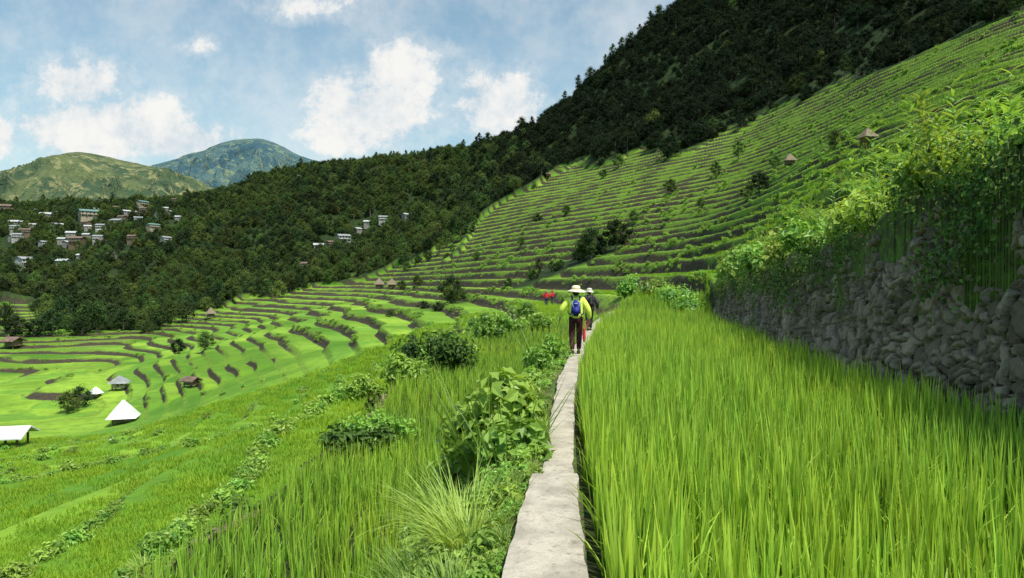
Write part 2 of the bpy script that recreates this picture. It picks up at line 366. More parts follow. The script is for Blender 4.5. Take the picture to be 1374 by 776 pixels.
def bush_parts(n,w,h,ls,lobes=7,aspect=.5,stems=True):
    parts=[]; cs=[]
    for k in range(lobes):
        a=rng.random()*6.28; r=rng.random()**.6*w*.34; rad=w*(.16+.12*rng.random())
        cs.append((r*math.cos(a),r*math.sin(a),max(rad*.6,h*(.25+.55*rng.random())*(1-.5*r/(w*.5))),rad))
    cs=np.array(cs); which=rng.integers(0,lobes,n); d=rng.normal(size=(n,3)); d/=np.linalg.norm(d,axis=1,keepdims=True)
    rr=cs[which,3]*(.45+.75*rng.random(n)); P=cs[which,:3]+d*rr[:,None]*np.array([1,1,.9]); P[:,2]=np.maximum(P[:,2],.03)
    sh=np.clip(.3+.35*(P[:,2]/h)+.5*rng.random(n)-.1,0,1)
    parts.append(leaves(P,d+np.array([0,0,.6])+rng.normal(size=(n,3))*.5,ls*(.5+.9*rng.random(n)),aspect,.25,sh))
    for c in cs:
        v=IV*c[3]*.42*(1+.25*rng.random((len(IV),1)))+c[:3]; v[:,2]=np.maximum(v[:,2],0)
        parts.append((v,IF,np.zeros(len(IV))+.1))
    if stems:
        ns=max(6,int(n/50)); a=rng.random(ns)*6.28; base=np.stack([.25*w*np.cos(a),.25*w*np.sin(a),np.zeros(ns)+.1],1)
        parts.append(blades(base,a,.1+.5*rng.random(ns),.5*rng.random(ns),h*(.7+.45*rng.random(ns)),np.full(ns,ls*.14),4,.5))
    return parts
def bmesh_(parts,name,mat):
    V,Fl,s=join(parts); return mkmesh(name,V,Fl,dict(shade=s),False,[mat])
def stalk_parts(ns,hmin,hmax,nl=22,ll=.24,lw=.03,spread=.1):
    parts=[tuft(20,.1,.5,.015)]
    for j in range(ns):
        bx=rng.normal(size=2)*spread; hgt=rng.uniform(hmin,hmax); az=rng.random()*6.28
        t=np.linspace(.15,1,nl); Pz=t*hgt; le=.18*t**2
        P=np.stack([bx[0]+le*math.cos(az),bx[1]+le*math.sin(az),Pz],1)
        aa=np.arange(nl)*2.4+rng.random(nl)
        parts.append(blades(P,aa,np.full(nl,.7)+.3*rng.random(nl),np.full(nl,.7),np.full(nl,ll)*(1.15-t*.5),np.full(nl,lw),3,.7,.3))
        parts.append(blades(np.array([[bx[0],bx[1],0]]),np.array([az]),np.array([.05]),np.array([.3]),np.array([hgt]),np.array([.012]),5,.4))
    return parts
for k in range(3): proto('weeds','w%d_tuft'%k,bmesh_([tuft(80,.16,.6,.018,1.2)],'weed_tuft',m_weed))
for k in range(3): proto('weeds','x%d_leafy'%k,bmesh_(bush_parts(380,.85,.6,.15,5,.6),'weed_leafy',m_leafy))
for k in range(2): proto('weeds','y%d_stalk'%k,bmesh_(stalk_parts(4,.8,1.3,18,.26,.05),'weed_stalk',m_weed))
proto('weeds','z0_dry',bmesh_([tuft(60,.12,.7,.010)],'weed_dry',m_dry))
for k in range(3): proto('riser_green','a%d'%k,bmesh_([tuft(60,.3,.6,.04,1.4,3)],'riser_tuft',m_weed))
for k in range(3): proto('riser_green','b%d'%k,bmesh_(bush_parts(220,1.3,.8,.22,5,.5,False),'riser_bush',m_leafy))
for k in range(3):
    n=90; P=np.stack([-.05-.14*rng.random(n),rng.normal(size=n)*.25,rng.normal(size=n)*.3],1)
    proto('creepers','c%d'%k,bmesh_([leaves(P,np.stack([-np.ones(n),rng.normal(size=n)*.5,.6*np.ones(n)],1),.05+.07*rng.random(n),.6,.3)],'creeper',m_ivy))
for k in range(2):
    n=14; P=np.stack([-.02*np.ones(n),rng.normal(size=n)*.12,rng.uniform(0,.1,n)],1)
    proto('creepers','d%d'%k,bmesh_([blades(P,3.14+rng.normal(size=n)*.9,.6+.6*rng.random(n),1.0+.8*rng.random(n),.18+.2*rng.random(n),np.full(n,.012),4)],'wall_grass',m_weed if k else m_dry))
def tube(pts,rads,seg=7):
    pts=np.array(pts,float); V=[];
    for i_,(p_,r_) in enumerate(zip(pts,rads)):
        d=pts[min(i_+1,len(pts)-1)]-pts[max(i_-1,0)]; d/=np.linalg.norm(d)
        a=np.cross(d,[.3,.9,.1]); a/=np.linalg.norm(a); b=np.cross(d,a)
        for k in range(seg):
            t=6.283*k/seg; V.append(p_+r_*(math.cos(t)*a+math.sin(t)*b))
    Fc=[[i_*seg+k,i_*seg+(k+1)%seg,(i_+1)*seg+(k+1)%seg,(i_+1)*seg+k] for i_ in range(len(pts)-1) for k in range(seg)]
    return np.array(V),np.array(Fc),np.zeros(len(V))
def make_tree(h,w,nl,ls,mat,lobes=10,low=.3):
    cs=[];tp=[tube([(0,0,-1),(0.02*h,0,.25*h),(0,.03*h,.55*h),(.02*h,0,.85*h)],[.035*h,.026*h,.018*h,.006*h])]
    for k in range(lobes):
        f=k/(lobes-1); zz=h*(low+.06+(.9-low)*f); a=k*2.4+rng.random(); R=w*.5*(math.sin(math.pi*min(1,(f*.8+.18)))**.7)
        r=R*(.35+.55*rng.random())*(0 if k==lobes-1 else 1); rad=w*(.12+.11*rng.random())
        c=(r*math.cos(a),r*math.sin(a),zz,rad); cs.append(c)
        tp.append(tube([(0,0,max(.2*h,zz-.22*h)),(c[0]*.5,c[1]*.5,zz-.08*h),(c[0],c[1],zz)],[.012*h,.008*h,.003*h],5))
    cs=np.array(cs); which=rng.integers(0,lobes,nl); d=rng.normal(size=(nl,3)); d/=np.linalg.norm(d,axis=1,keepdims=True)
    P=cs[which,:3]+d*(cs[which,3]*(.4+1.3*rng.random(nl)))[:,None]*np.array([1,1,.8])
    up=d[:,2]*.5+.5; tone=rng.random(lobes)[which]
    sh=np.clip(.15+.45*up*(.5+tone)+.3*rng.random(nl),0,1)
    parts=[leaves(P,d+rng.normal(size=(nl,3))*.6,ls*(.5+.8*rng.random(nl)),.7,.2,sh)]
    for c in cs:
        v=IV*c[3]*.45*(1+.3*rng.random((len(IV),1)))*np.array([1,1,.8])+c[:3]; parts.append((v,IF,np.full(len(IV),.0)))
    return bmesh_(parts,'tree_crown',mat),bmesh_(tp,'tree_trunk',m_bark),parts,tp
def both(parts,tp,name,mat):
    V,Fl,s=join(parts+tp)
    nv=sum(len(p_[0]) for p_ in parts); mi=np.concatenate([(f[:,0]>=nv).astype(int) for f in Fl])
    return mkmesh(name,V,Fl,dict(shade=s),False,[mat,m_bark],mi)
tree_defs=[]; dark=[]
for k,(h,w,nl,ls,mt,lo,lw) in enumerate([(8,9,1700,.5,m_tree,13,.15),(10,8,1600,.55,m_tree,12,.3),(6.5,9.5,1500,.48,m_tree,12,.12),(9,7,1400,.48,m_tree2,10,.25),(7,8.5,1500,.48,m_tree2,11,.15),(13,5,1200,.5,m_tree,11,.35)]):
    cm,tm,pa,tp=make_tree(h,w,nl,ls,mt,lo,lw); tree_defs.append((cm,tm,h,w)); proto('forest_trees','t%02d'%k,both(pa,tp,'forest_tree',mt))
    dark.append(both(pa,tp,'forest_tree_painted_shade',m_treeshaded))  # same tree again with shade put into the leaf colour
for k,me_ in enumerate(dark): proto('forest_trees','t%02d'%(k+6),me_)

# ------------------------------------------------------------------ houses data first (for clearing)
houses=[(34,357,34,0),(85,354,24,1),(120,291,42,2),(104,328,28,3),(140,268,20,0),(192,275,28,2),(62,290,22,1),(6,284,28,3),(240,292,14,1),(158,302,26,0),(96,315,20,1),
(132,322,20,0),(428,332,22,1),(461,324,28,0),(494,300,18,1),(514,296,18,0),(407,360,20,3),(398,236,12,1),(236,270,14,3),(214,291,14,0),(178,322,16,3),
(60,330,16,0),(150,343,16,1),(20,300,20,1),(545,290,13,1),(110,345,16,1),(170,285,16,1),(75,305,18,0),(206,306,13,2),(445,330,14,3),(480,309,13,1),(44,303,14,1),(118,305,15,1),(222,280,12,1),(186,296,12,0)]
for k in range(24): houses.append((random.uniform(0,235),random.uniform(276,352),random.uniform(11,16),random.choice([0,1,1,1,3,3])))
HP=[]
for (px,row,w,ty) in houses:
    d0=335 if px<350 else 345
    if row<240: d0=540
    x,y,z=locate(px,row+5,d0,640); HP.append((x,y,z,w*.55*y/F,ty))
# ------------------------------------------------------------------ forest points
N0=110000
uu=rng.uniform(-1.0,1.05,N0); yy=np.sqrt(rng.uniform(90**2,770**2,N0)); xx=uu*yy
h_=height(xx,yy); px=CX+F*xx/yy
keep=((h_['fo']>.6)|((h_['fo']>.02)&(rng.random(N0)<.5)))&(rng.random(N0)<.40)
for (hx,hy,hz_,hw_,ty) in HP:
    dx=xx-hx; dy=yy-hy
    keep&=~((np.abs(dx)<hw_*.5+1.6)&(dy<hw_*.6+2)&(dy>-13))
xx,yy,zz=xx[keep],yy[keep],h_['z'][keep]
sc=(.32+.60*rng.random(len(xx))**2.4)*np.where(yy<230,.7,1)
order=np.argsort(-(sc/yy)); fid=rng.choice(6,len(xx),p=[.27,.11,.24,.14,.19,.05])
pxx=CX+F*xx/yy
dk=(rng.random(len(xx))<ss(560,760,pxx)*ss(230,330,yy+.25*(pxx-700)+30*fbm(xx/40,yy/40,301,3))*.99)  # picks the upper-right trees that get the shade-coloured copy
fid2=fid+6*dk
ind=[k for k in order if abs(pxx[k]-CX)<720 and not dk[k]][:150]
mask=np.ones(len(xx),bool); mask[ind]=False
rot=np.zeros((len(xx),3)); rot[:,2]=rng.uniform(0,6.28,len(xx))
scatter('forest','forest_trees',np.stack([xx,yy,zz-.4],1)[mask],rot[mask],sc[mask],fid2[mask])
print('forest',mask.sum())
treelabels=['dense dark green broadleaf tree on the slope','tall dark green tree in the hillside wood','low spreading dark green tree on the slope','bright green leafy tree at the wood edge','light green bushy tree beside the terraces','slender tall dark green tree on the hillside']
def add_tree(k,x,y,z,s,label=None,group='trees along the terraced hillside'):
    e=obj('tree',None,None,label or treelabels[k],'tree',None,group,(x,y,z)); e.scale=(s,s,s); e.rotation_euler=(0,0,random.uniform(0,6.28))
    a=bpy.data.objects.new('crown',tree_defs[k][0]); scene.collection.objects.link(a); a.parent=e
    b_=bpy.data.objects.new('trunk',tree_defs[k][1]); scene.collection.objects.link(b_); b_.parent=e
for k in ind: add_tree(int(fid[k]),xx[k],yy[k],zz[k],float(sc[k]))
for px_,tt in [(758,5),(776,5),(792,1),(812,5),(822,5),(834,5),(846,1),(858,5),(872,5),(884,1),(700,1),(655,1),(620,0)]:
    d=np.linspace(330,640,300); x=(px_-CX)/F*d; z=height(x,d)['z']; i_=int(np.argmax((z-EYE)/d)); add_tree(tt,x[i_],d[i_],z[i_],random.uniform(.8,1.15),'tall thin tree standing on the ridge line')
for (px_,row,d0,s,tt) in [(1018,262,60,.38,0),(1003,268,60,.3,4),(1040,225,60,.3,4),(960,240,120,.4,3),(850,300,120,.35,4),(900,260,120,.4,0),(760,290,180,.4,4),(1120,200,60,.3,4),(990,215,150,.5,3),(830,225,230,.6,4),(878,182,250,1.0,3),(560,385,120,.45,4),(540,390,120,.35,0),(640,350,120,.35,4),(118,428,180,1.0,5),(155,420,180,1.1,5),(135,432,180,.8,4),(250,432,200,.8,0),(375,400,240,.9,4),(390,392,240,.8,3),(330,385,280,1.,4),(700,330,150,.3,4),(810,240,200,.4,4),(940,280,90,.25,4),(90,555,90,.45,4),(105,548,90,.4,0),(310,405,280,.9,3),(275,470,140,.5,4),(240,475,140,.4,0),(590,340,180,.6,3),(575,350,180,.5,4),(600,330,190,.6,3),
    (20,455,150,.8,0),(45,452,150,.7,2),(70,450,150,.9,0),(92,446,150,.7,4),(110,450,150,.8,2),(130,447,150,.9,1),(165,444,150,.8,0),(190,442,160,.7,4),(8,450,150,.9,1),(215,440,170,.8,2),(60,442,170,.9,4),(150,436,180,.9,0),(100,438,180,1.0,5),(180,436,180,.9,4)]:
    x,y,z=locate(px_,row,d0); add_tree(tt,x,y,z,s)

# ------------------------------------------------------------------ houses
wallc=[simple('house_plaster_white',(.42,.42,.39),.8,.2,.25,.4),simple('house_plaster_grey',(.25,.24,.22),.85,.2,.2,.4),simple('house_timber_wall',(.16,.12,.08),.8,.2,.3,.6),simple('house_cream_wall',(.35,.31,.22),.8,.2,.15,.4)]
roofc=[simple('roof_tin_white',(.48,.50,.50),.5,.4,.2,.5,.1),simple('roof_tin_grey',(.30,.32,.33),.5,.4,.3,.5,.1),simple('roof_tin_green',(.13,.25,.22),.5,.4,.2,.5),simple('roof_rust',(.17,.12,.095),.8,.2,.35,.8)]
m_glass=simple('window_glass_dark',(.03,.04,.05),.15,.6,.2,3)
m_frame=simple('window_frame_pale',(.45,.45,.43),.6,.3,.1,3)
m_rw=simple('hut_roof_white',(.72,.73,.72),.6,.3,.15,1.2)
def boxv(cx,cy,cz,sx,sy,sz):
    v=np.array([(a,b,c) for c in(-.5,.5) for b in(-.5,.5) for a in(-.5,.5)])*np.array([sx,sy,sz])+np.array([cx,cy,cz])
    f=np.array([[0,2,3,1],[4,5,7,6],[0,1,5,4],[2,6,7,3],[0,4,6,2],[1,3,7,5]]); return v,f,np.zeros(8)
def jm(parts,name,mat,smooth=False):
    V,Fl,s=join(parts); me=mkmesh(name,V,Fl,None,smooth,mat if isinstance(mat,list) else [mat]); return me
def gable(w,d,z0,h,ov,th=.15):
    hw=w/2+ov; hd=d/2+ov
    V=np.array([(-hw,-hd,z0),(hw,-hd,z0),(hw,0,z0+h),(-hw,0,z0+h),(-hw,hd,z0),(hw,hd,z0)]); V2=V-np.array([0,0,th])
    Vv=np.concatenate([V,V2]); f=np.array([[0,1,2,3],[3,2,5,4],[7,6,9,8],[8,9,10,11],[0,6,7,1],[4,5,11,10],[1,7,8,2],[2,8,11,5],[6,0,3,9],[9,3,4,10]])
    return Vv,f,np.zeros(12)
house_types=[]
for (w,d,st,roof,wm,rm,win) in [(10,8,2,'gable',0,1,4),(8,7,1,'gable',1,0,3),(14,8,2,'gable',3,2,5),(9,8,2,'gable',2,3,3)]:
    H=st*2.9
    wp=[boxv(0,0,H/2-3,w,d,H+6)]
    gv=np.array([(-w/2,-d/2,H),(-w/2,d/2,H),(-w/2,0,H+1.7),(w/2,-d/2,H),(w/2,d/2,H),(w/2,0,H+1.7)]); wp.append((gv,np.array([[0,1,2],[3,5,4]]),np.zeros(6)))
    for s_ in range(1,st): wp.append(boxv(0,-d/2-.5,s_*2.9,w+.3,1.1,.22)); 
    if st>1:
        for k in range(4): wp.append(boxv(-w/2+.3+k*(w-.6)/3,-d/2-.9,(st-1)*1.45,.22,.22,(st-1)*2.9))
    wm_=jm(wp,'house_wall',wallc[wm])
    rme=jm([gable(w,d,H+.15,1.9,.7)],'house_roof',roofc[rm])
    wins=[]
    for s_ in range(st):
        for k in range(win):
            if s_==0 and k==1: continue
            wins.append((-w/2+w*(k+.5)/win,-d/2-.03,s_*2.9+1.6))
    wg=jm([boxv(0,0,0,1.3,.08,1.3)],'window_pane',m_glass); wf=jm([boxv(0,-.06,.72,1.6,.14,.12),boxv(0,-.06,-.72,1.6,.14,.12),boxv(-.74,-.06,0,.12,.12,1.32),boxv(.74,-.06,0,.12,.12,1.32)],'window_frame',m_frame)
    dr=jm([boxv(0,0,0,1.1,.1,2.1),boxv(0,-.04,0,.8,.1,1.8)],'door',simple('house_door',(.15,.08,.05)))
    house_types.append((wm_,rme,wins,wg,wf,dr,w,(-w/2+w*1.5/win,-d/2-.03,1.05)))
hl=['white two-storey concrete house with grey metal roof','small grey house with pale metal gable roof','long cream two-storey house with green metal roof','brown timber house with rusty metal roof']
for (x,y,z,w,ty) in HP:
    t=house_types[ty]; s=max(.5,min(1.4,w/t[6]))
    e=obj('village_house',None,None,hl[ty],'house',None,'village houses on the wooded hillside',(x,y,z+1.6)); e.scale=(s,s,s*.9); e.rotation_euler=(0,0,math.atan2(-x,y)*1+random.uniform(-.8,.8))
    def ch(n,me,loc=(0,0,0),par=None):
        o=bpy.data.objects.new(n,me); scene.collection.objects.link(o); o.parent=par or e; o.location=loc; return o
    ch('wall',t[0]); ch('roof',t[1]); ch('door',t[5],t[7])
    for wl in t[2]:
        g=ch('window',t[3],wl); ch('frame',t[4],(0,0,0),g)
# ------------------------------------------------------------------ huts
m_thatch=simple('thatch',(.22,.18,.13),.95,.05,.35,6,0,.8); m_post=simple('hut_timber',(.14,.09,.05),.85,.1,.3,5)
def pyramid(w,d,z0,h,top=.06):
    V=[]
    for t,(k) in [(0,1.0),(.5,.55),(1,top)]:
        for a,b_ in [(-1,-1),(1,-1),(1,1),(-1,1)]: V.append((a*w/2*k,b_*d/2*k,z0+h*t))
    V=np.array(V); f=[]
    for r_ in range(2):
        for k in range(4): f.append([r_*4+k,r_*4+(k+1)%4,(r_+1)*4+(k+1)%4,(r_+1)*4+k])
    f.append([8,9,10,11]); f.append([3,2,1,0]); return V,np.array(f),np.zeros(12)
def hut(px_,row,d0,wpx,style,label,walls=True,rotz=None,rw=1.0,hf=1.):
    x,y,z=locate(px_,row,d0); w=wpx*.8*y/F
    e=obj('hut',None,None,label,'hut',None,'small huts among the terraces',(x,y,z)); e.rotation_euler=(0,0,random.uniform(-.5,.5) if rotz is None else rotz)
    bw=w*.68; z1=.45*w*hf; 
    pm=jm([boxv(0,0,z1*.5-.8,.05*w,.05*w,z1+1.6)],'hut_post',m_post)
    for a in(-1,1):
        for b_ in(-1,1): obj('post',pm,parent=e,loc=(a*bw*.42,b_*bw*.42*rw,0))
    if walls:
        obj('wall',jm([boxv(0,0,z1*.72,bw*.95,bw*.95*rw,z1*.5),boxv(0,0,z1*.42,bw*1.05,bw*1.05*rw,z1*.08)],'hut_wall',wallc[2] if style!='yellow' else wallc[3]),parent=e)
        obj('door',jm([boxv(0,-bw*.485*rw-.02,z1*.72,bw*.22,.04,z1*.4)],'hut_door',m_post),parent=e)
        g=obj('window',jm([boxv(bw*.3,-bw*.485*rw-.02,z1*.76,bw*.16,.04,z1*.2)],'hut_window',m_glass),parent=e)
    mt={'white':m_rw,'thatch':m_thatch,'yellow':roofc[1],'grey':roofc[1],'gable':m_rw,'brown':roofc[3]}[style]
    if style in('gable','brown'): me_=jm([gable(w*.9,w*.9*rw,z1+.02,w*.24,w*.06)],'hut_roof',mt)
    else: me_=jm([pyramid(w,w*rw,z1*.95,w*(.62 if style!='yellow' else .4))],'hut_roof',mt)
    obj('roof',me_,parent=e)
    return e
hut(165,568,60,46,'white','white steep pyramid roofed hut on the valley floor',True,.3,1,.5)
hut(14,600,50,60,'gable','open shed with pale grey metal roof on posts',False,.2,1.2,.75)
hut(160,524,90,30,'yellow','small cream hut with grey roof among rice fields',True,.2)
hut(256,520,80,26,'brown','small hut with rusty roof at field edge',True,-.3)
hut(283,427,180,17,'thatch','thatched pyramid hut on a green terrace')
hut(509,388,180,18,'thatch','thatched cone hut beside its twin on a terrace')
hut(526,388,180,17,'thatch','thatched cone hut beside its twin on a terrace')
hut(18,468,130,28,'brown','low brown hut at the edge of the wood')
hut(1059,224,40,20,'thatch','grey thatched hut on the upper terraces')
hut(1163,196,40,26,'thatch','dark thatched hut above the terraces')
hut(128,535,90,18,'white','small pale roofed hut among rice fields')
hut(735,240,260,12,'brown','small hut high on the terraced hillside')

# ------------------------------------------------------------------ path slabs
m=M('path_concrete'); p=m.pos(); a_=m.noise(p,3,5,.6); b_=m.noise(p,40,4,.7); c_=m.noise(p,14,4,.6)
c=m.mixc(m.mr(a_,.35,.65),(.34,.31,.26),(.52,.475,.40)); c=m.mixc(m.mr(b_,.45,.7,0,.4),c,(.23,.21,.17)); c=m.mixc(m.mr(c_,.58,.70,0,.6),c,(.18,.16,.12))
sz=m.n('ShaderNodeSeparateXYZ'); m.l(p,sz.inputs[0]); c=m.mixc(m.mr(sz.outputs[2],-.17,-.10,.8,0),c,(.05,.045,.03))  # low slab faces darkened to paint shade into the path gap
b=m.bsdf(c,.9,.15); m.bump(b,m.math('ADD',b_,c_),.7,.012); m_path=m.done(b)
def path_mesh():
    parts=[]
    segs=[(.6,6.36,0.06),(6.92,45,-.10)]
    for (a,b,z0) in segs:
        n=int((b-a)/.06)+2; ys=np.linspace(a,b,n); xc=pathx(ys); hw=pathhw(ys)
        k=9; V=[]
        for j in range(k):
            t=j/(k-1)*2-1; ed=abs(t)**6
            x=xc+t*hw+ed*np.sign(t)*(.018*fbm(ys*5,ys*0+t*3,61,3)+.03*fbm(ys*.9,ys*0+t*3,64,2))
            z=z0+.10*(z0<0)*ss(7.5,14,ys)+.006*fbm(x*4,ys*4,62,3)-.008*ed
            V.append(np.stack([x,ys,z],1))
        lo=V[0].copy(); lo[:,2]-=.16; lo[:,0]-=.005; hi=V[-1].copy(); hi[:,2]-=.30; hi[:,0]+=.005
        V=[lo]+V+[hi]; k2=len(V); Va=np.stack(V,1)
        nz=.05*(fbm(np.linspace(0,5,k2),np.zeros(k2)+a,3,2)); Va[0,:,1]+=nz; Va[-1,:,1]-=nz
        Va=Va.reshape(-1,3)
        q=np.arange(n-1)[:,None]*k2+np.arange(k2-1)[None,:]
        parts.append((Va,np.stack([q,q+1,q+k2+1,q+k2],-1).reshape(-1,4),np.zeros(len(Va))))
        for r0 in (0,n-1):
            e=Va[r0*k2:(r0+1)*k2]; lw=e.copy(); lw[:,2]=-.4; VV=np.concatenate([e,lw]); qq=np.arange(k2-1)
            parts.append((VV,np.stack([qq,qq+1,qq+1+k2,qq+k2],-1),np.zeros(len(VV))))
    return jm(parts,'path',m_path,False)
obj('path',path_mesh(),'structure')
# ------------------------------------------------------------------ stone wall
def vor(a,b,seed):
    ia=np.floor(a).astype(int); ib=np.floor(b).astype(int); f1=np.full(a.shape,9.);f2=np.full(a.shape,9.);idc=np.zeros(a.shape)
    for i_ in(-1,0,1):
        for j_ in(-1,0,1):
            ca=ia+i_; cb=ib+j_; qa=ca+.06+.88*hsh(ca,cb,seed); qb=cb+.06+.88*hsh(ca,cb,seed+5)
            d=np.hypot(a-qa,b-qb); h=hsh(ca,cb,seed+9); m1=d<f1
            f2=np.where(m1,f1,np.minimum(f2,d)); idc=np.where(m1,h,idc); f1=np.where(m1,d,f1)
    return f1,f2,idc
def stone_strip(xf,y0,y1,zb,zt,lean,cell,seed,step):
    ys=[y0]
    while ys[-1]<y1: ys.append(ys[-1]+step*max(1,ys[-1]/11))
    ys=np.array(ys); hs=np.linspace(0,1,150); A,B=np.meshgrid(ys,hs,indexing='ij'); 
    zb_=zb(A) if callable(zb) else zb; hgt=zt(A)-zb_; z=zb_+B*hgt; s=A*1.03
    wa=.8*fbm(s*2.5,z*2.5,seed,3)*cell; wb=.8*fbm(s*2.5+9,z*2.5+3,seed+2,3)*cell
    f1,f2,idc=vor((s+wa)/(cell*1.25),(z+wb)/(cell*.85),seed)
    g1,g2,jdc=vor((s-wb)/(cell*.65),(z+wa)/(cell*.55),seed+31)
    sm=fbm(s*.9,z*.9,seed+20,2)>.12
    e=np.where(sm,(g2-g1)*.6,f2-f1); idc=np.where(sm,jdc,idc); f1=np.where(sm,g1,f1)
    dome=ss(0,.16,e)
    disp=.09*dome*(.2+1.2*idc)+.02*(1-f1)*dome+.045*fbm(s*7,z*7,seed+4,4)+.15*fbm(s*.8,z*.8,seed+7,2)
    x=xf(A)+lean*B-disp
    V=np.stack([x,A,z],-1).reshape(-1,3); n=len(hs)
    q=np.arange(len(ys)-1)[:,None]*n+np.arange(n-1)[None,:]
    return V,np.stack([q,q+n,q+n+1,q+1],-1).reshape(-1,4),dict(edge=e.ravel(),cell=idc.ravel())
m=M('dry_stone'); p=m.pos(); ce=m.attr('cell'); ed=m.attr('edge'); na=m.noise(p,9,5,.65); nb=m.noise(p,1.3,4,.6); nc=m.noise(p,45,3,.6); nd=m.noise(p,2.6,3,.6)
c=m.mixc(ce,(.12,.095,.07),(.42,.345,.26)); c=m.mixc(m.mr(na,.4,.7,0,.5),c,(.16,.12,.085)); c=m.mixc(m.mr(na,.60,.75,0,.7),c,(.52,.47,.39))
c=m.mixc(m.mr(nb,.53,.66,0,.55),c,(.065,.075,.032)); c=m.mixc(m.mr(nd,.56,.70,0,.5),c,(.06,.045,.032)); c=m.mixc(m.mr(ed,.01,.09),(.016,.013,.010),c)
b=m.bsdf(c,.9,.15); m.bump(b,m.math('ADD',na,m.math('MULTIPLY',nc,.6)),.9,.05); m_stone=m.done(b)
V,q,at=stone_strip(wallx,2.0,47,-.4,lambda y: wallt(y)+.05,.45,.32,5,.026)
obj('stone_wall',mkmesh('stone_wall',V,q,at,True,[m_stone]),None,'dark dry-stone retaining wall above the rice field','wall')
V,q,at=stone_strip(lambda y:e1x(y)-.02,2.5,46,lambda y: -5.2+0*y,lambda y: -1.22+0*y,.0,.3,15,.045)
V[:,0]=V[:,0]+(V[:,2]+1.2)*.1
obj('stone_wall',mkmesh('terrace_wall',V,q,at,True,[m_stone]),None,'rough stone terrace wall below the lower rice plot','wall')

# ------------------------------------------------------------------ creepers, weeds
n=420; yy=2.5+rng.random(n)**1.3*38; tt=1-rng.random(n)**1.5*.9; keep=rng.random(n)<(.10+.70*ss(.68,1.0,tt+.35*fbm(yy/1.5,yy*0,17,2)))
yy=yy[keep];tt=tt[keep]; xx=wallx(yy)+.4*tt-.18; zz=-.3+tt*(wallt(yy)+.4); n=len(yy)
rot=np.zeros((n,3)); idx=rng.choice(5,n,p=[.22,.22,.22,.17,.17]); rot[:,0]=np.where(idx<3,rng.uniform(0,6.28,n),0)
scatter('wall_creepers','creepers',np.stack([xx,yy,zz],1),rot,rng.uniform(.5,1.1,n),idx)
n=3300; yy=3+rng.random(n)**1.2*50; off=rng.random(n)**1.4*12; xx=wallx(yy)+.55+off; zz=height(xx,yy)['z']
idx=rng.choice(9,n,p=[.12,.11,.11,.17,.17,.16,.06,.06,.04]); sc=rng.uniform(.40,1.0,n)*np.where((yy<14)&(off<1),.8,1)
rot=np.zeros((n,3)); rot[:,2]=rng.uniform(0,6.28,n)
scatter('bank_weeds','weeds',np.stack([xx,yy,zz-.03],1),rot,sc,idx)
n=2500; yy=2.2+rng.random(n)**1.5*45; t=rng.random(n); xx=pathx(yy)-pathhw(yy)-.06-t*1.35; zz=height(xx,yy)['z']
idx=rng.choice(9,n,p=[.2,.2,.18,.13,.12,.12,.0,.0,.05]); sc=rng.uniform(.2,.5,n)*(.6+.9*t); rot=np.zeros((n,3)); rot[:,2]=rng.uniform(0,6.28,n)
scatter('path_edge_weeds','weeds',np.stack([xx,yy,zz-.02],1),rot,sc,idx)
# ------------------------------------------------------------------ rice
def field(x0f,x1f,y0,y1,sp):
    ys=np.arange(y0,y1,sp); P=[]
    for y in ys:
        a=x0f(y);b=x1f(y); n=int((b-a)/sp)
        if n<1: continue
        x=a+np.arange(n)*sp; P.append(np.stack([x,np.full(n,y)],1))
    P=np.concatenate(P); P+=rng.normal(size=P.shape)*sp*.2; return P
Pr=np.concatenate([field(lambda y:pathx(y)+pathhw(y)+.20,lambda y:wallx(y)-.02,1.6,12,.155),field(lambda y:pathx(y)+pathhw(y)+.16,lambda y:wallx(y)-.02,12,27,.2),field(lambda y:pathx(y)+.3,lambda y:wallx(y),27,52,.32)])
def add_rice(name,P,zoff=0,s0=.8,s1=1.18):
    z=height(P[:,0],P[:,1])['z']+zoff; n=len(P); rot=np.zeros((n,3)); rot[:,2]=rng.uniform(0,6.28,n)
    s=rng.uniform(s0,s1,n)*(1+.12*fbm(P[:,0]/1.3,P[:,1]/1.3,71,2))
    scatter(name,'rice_clumps',np.stack([P[:,0],P[:,1],z],1),rot,s,rng.integers(0,8,n)); print(name,n)
add_rice('rice_plants',Pr)
Pl=np.concatenate([field(lambda y:e1x(y)+.15,lambda y:pathx(y)-pathhw(y)-1.15,2.2,13,.16),field(lambda y:e1x(y)+.15,lambda y:pathx(y)-pathhw(y)-1.1,13,30,.22),field(lambda y:e1x(y)+.15,lambda y:pathx(y)-1.3,30,50,.34)])
add_rice('rice_plants',Pl,-.05,.6,.8)
def patches(sp,y0,y1,umin,umax):
    ys=np.arange(y0,y1,sp); P=[]
    for y in ys:
        x=np.arange(umin*y,umax*y,sp); P.append(np.stack([x,np.full(len(x),y)],1))
    P=np.concatenate(P); P+=rng.normal(size=P.shape)*sp*.25
    h=height(P[:,0],P[:,1])
    k=(h['fo']<.2)&(h['mud_gapshade']<.1)&(h['bank']<.1)&(((h['fr']>h['rr']+.10)&(h['fr']<.92))|(h['sk']>.6))
    return np.concatenate([P,h['z'][:,None]],1)[k]
A=[]
for a in [(.55,7,22,-1,0,.55),(.9,22,45,-.95,.3,.8),(1.4,45,85,-.9,.9,1.0)]:
    P=patches(*a[:5]); A.append((P,np.full(len(P),a[5])))
P=np.concatenate([a[0] for a in A]); sc=np.concatenate([a[1] for a in A])*rng.uniform(.85,1.1,len(P))
k=~((P[:,0]>e1x(P[:,1]))&(P[:,1]<50)&(P[:,0]<wallx(P[:,1])+3)); P=P[k]; sc=sc[k]
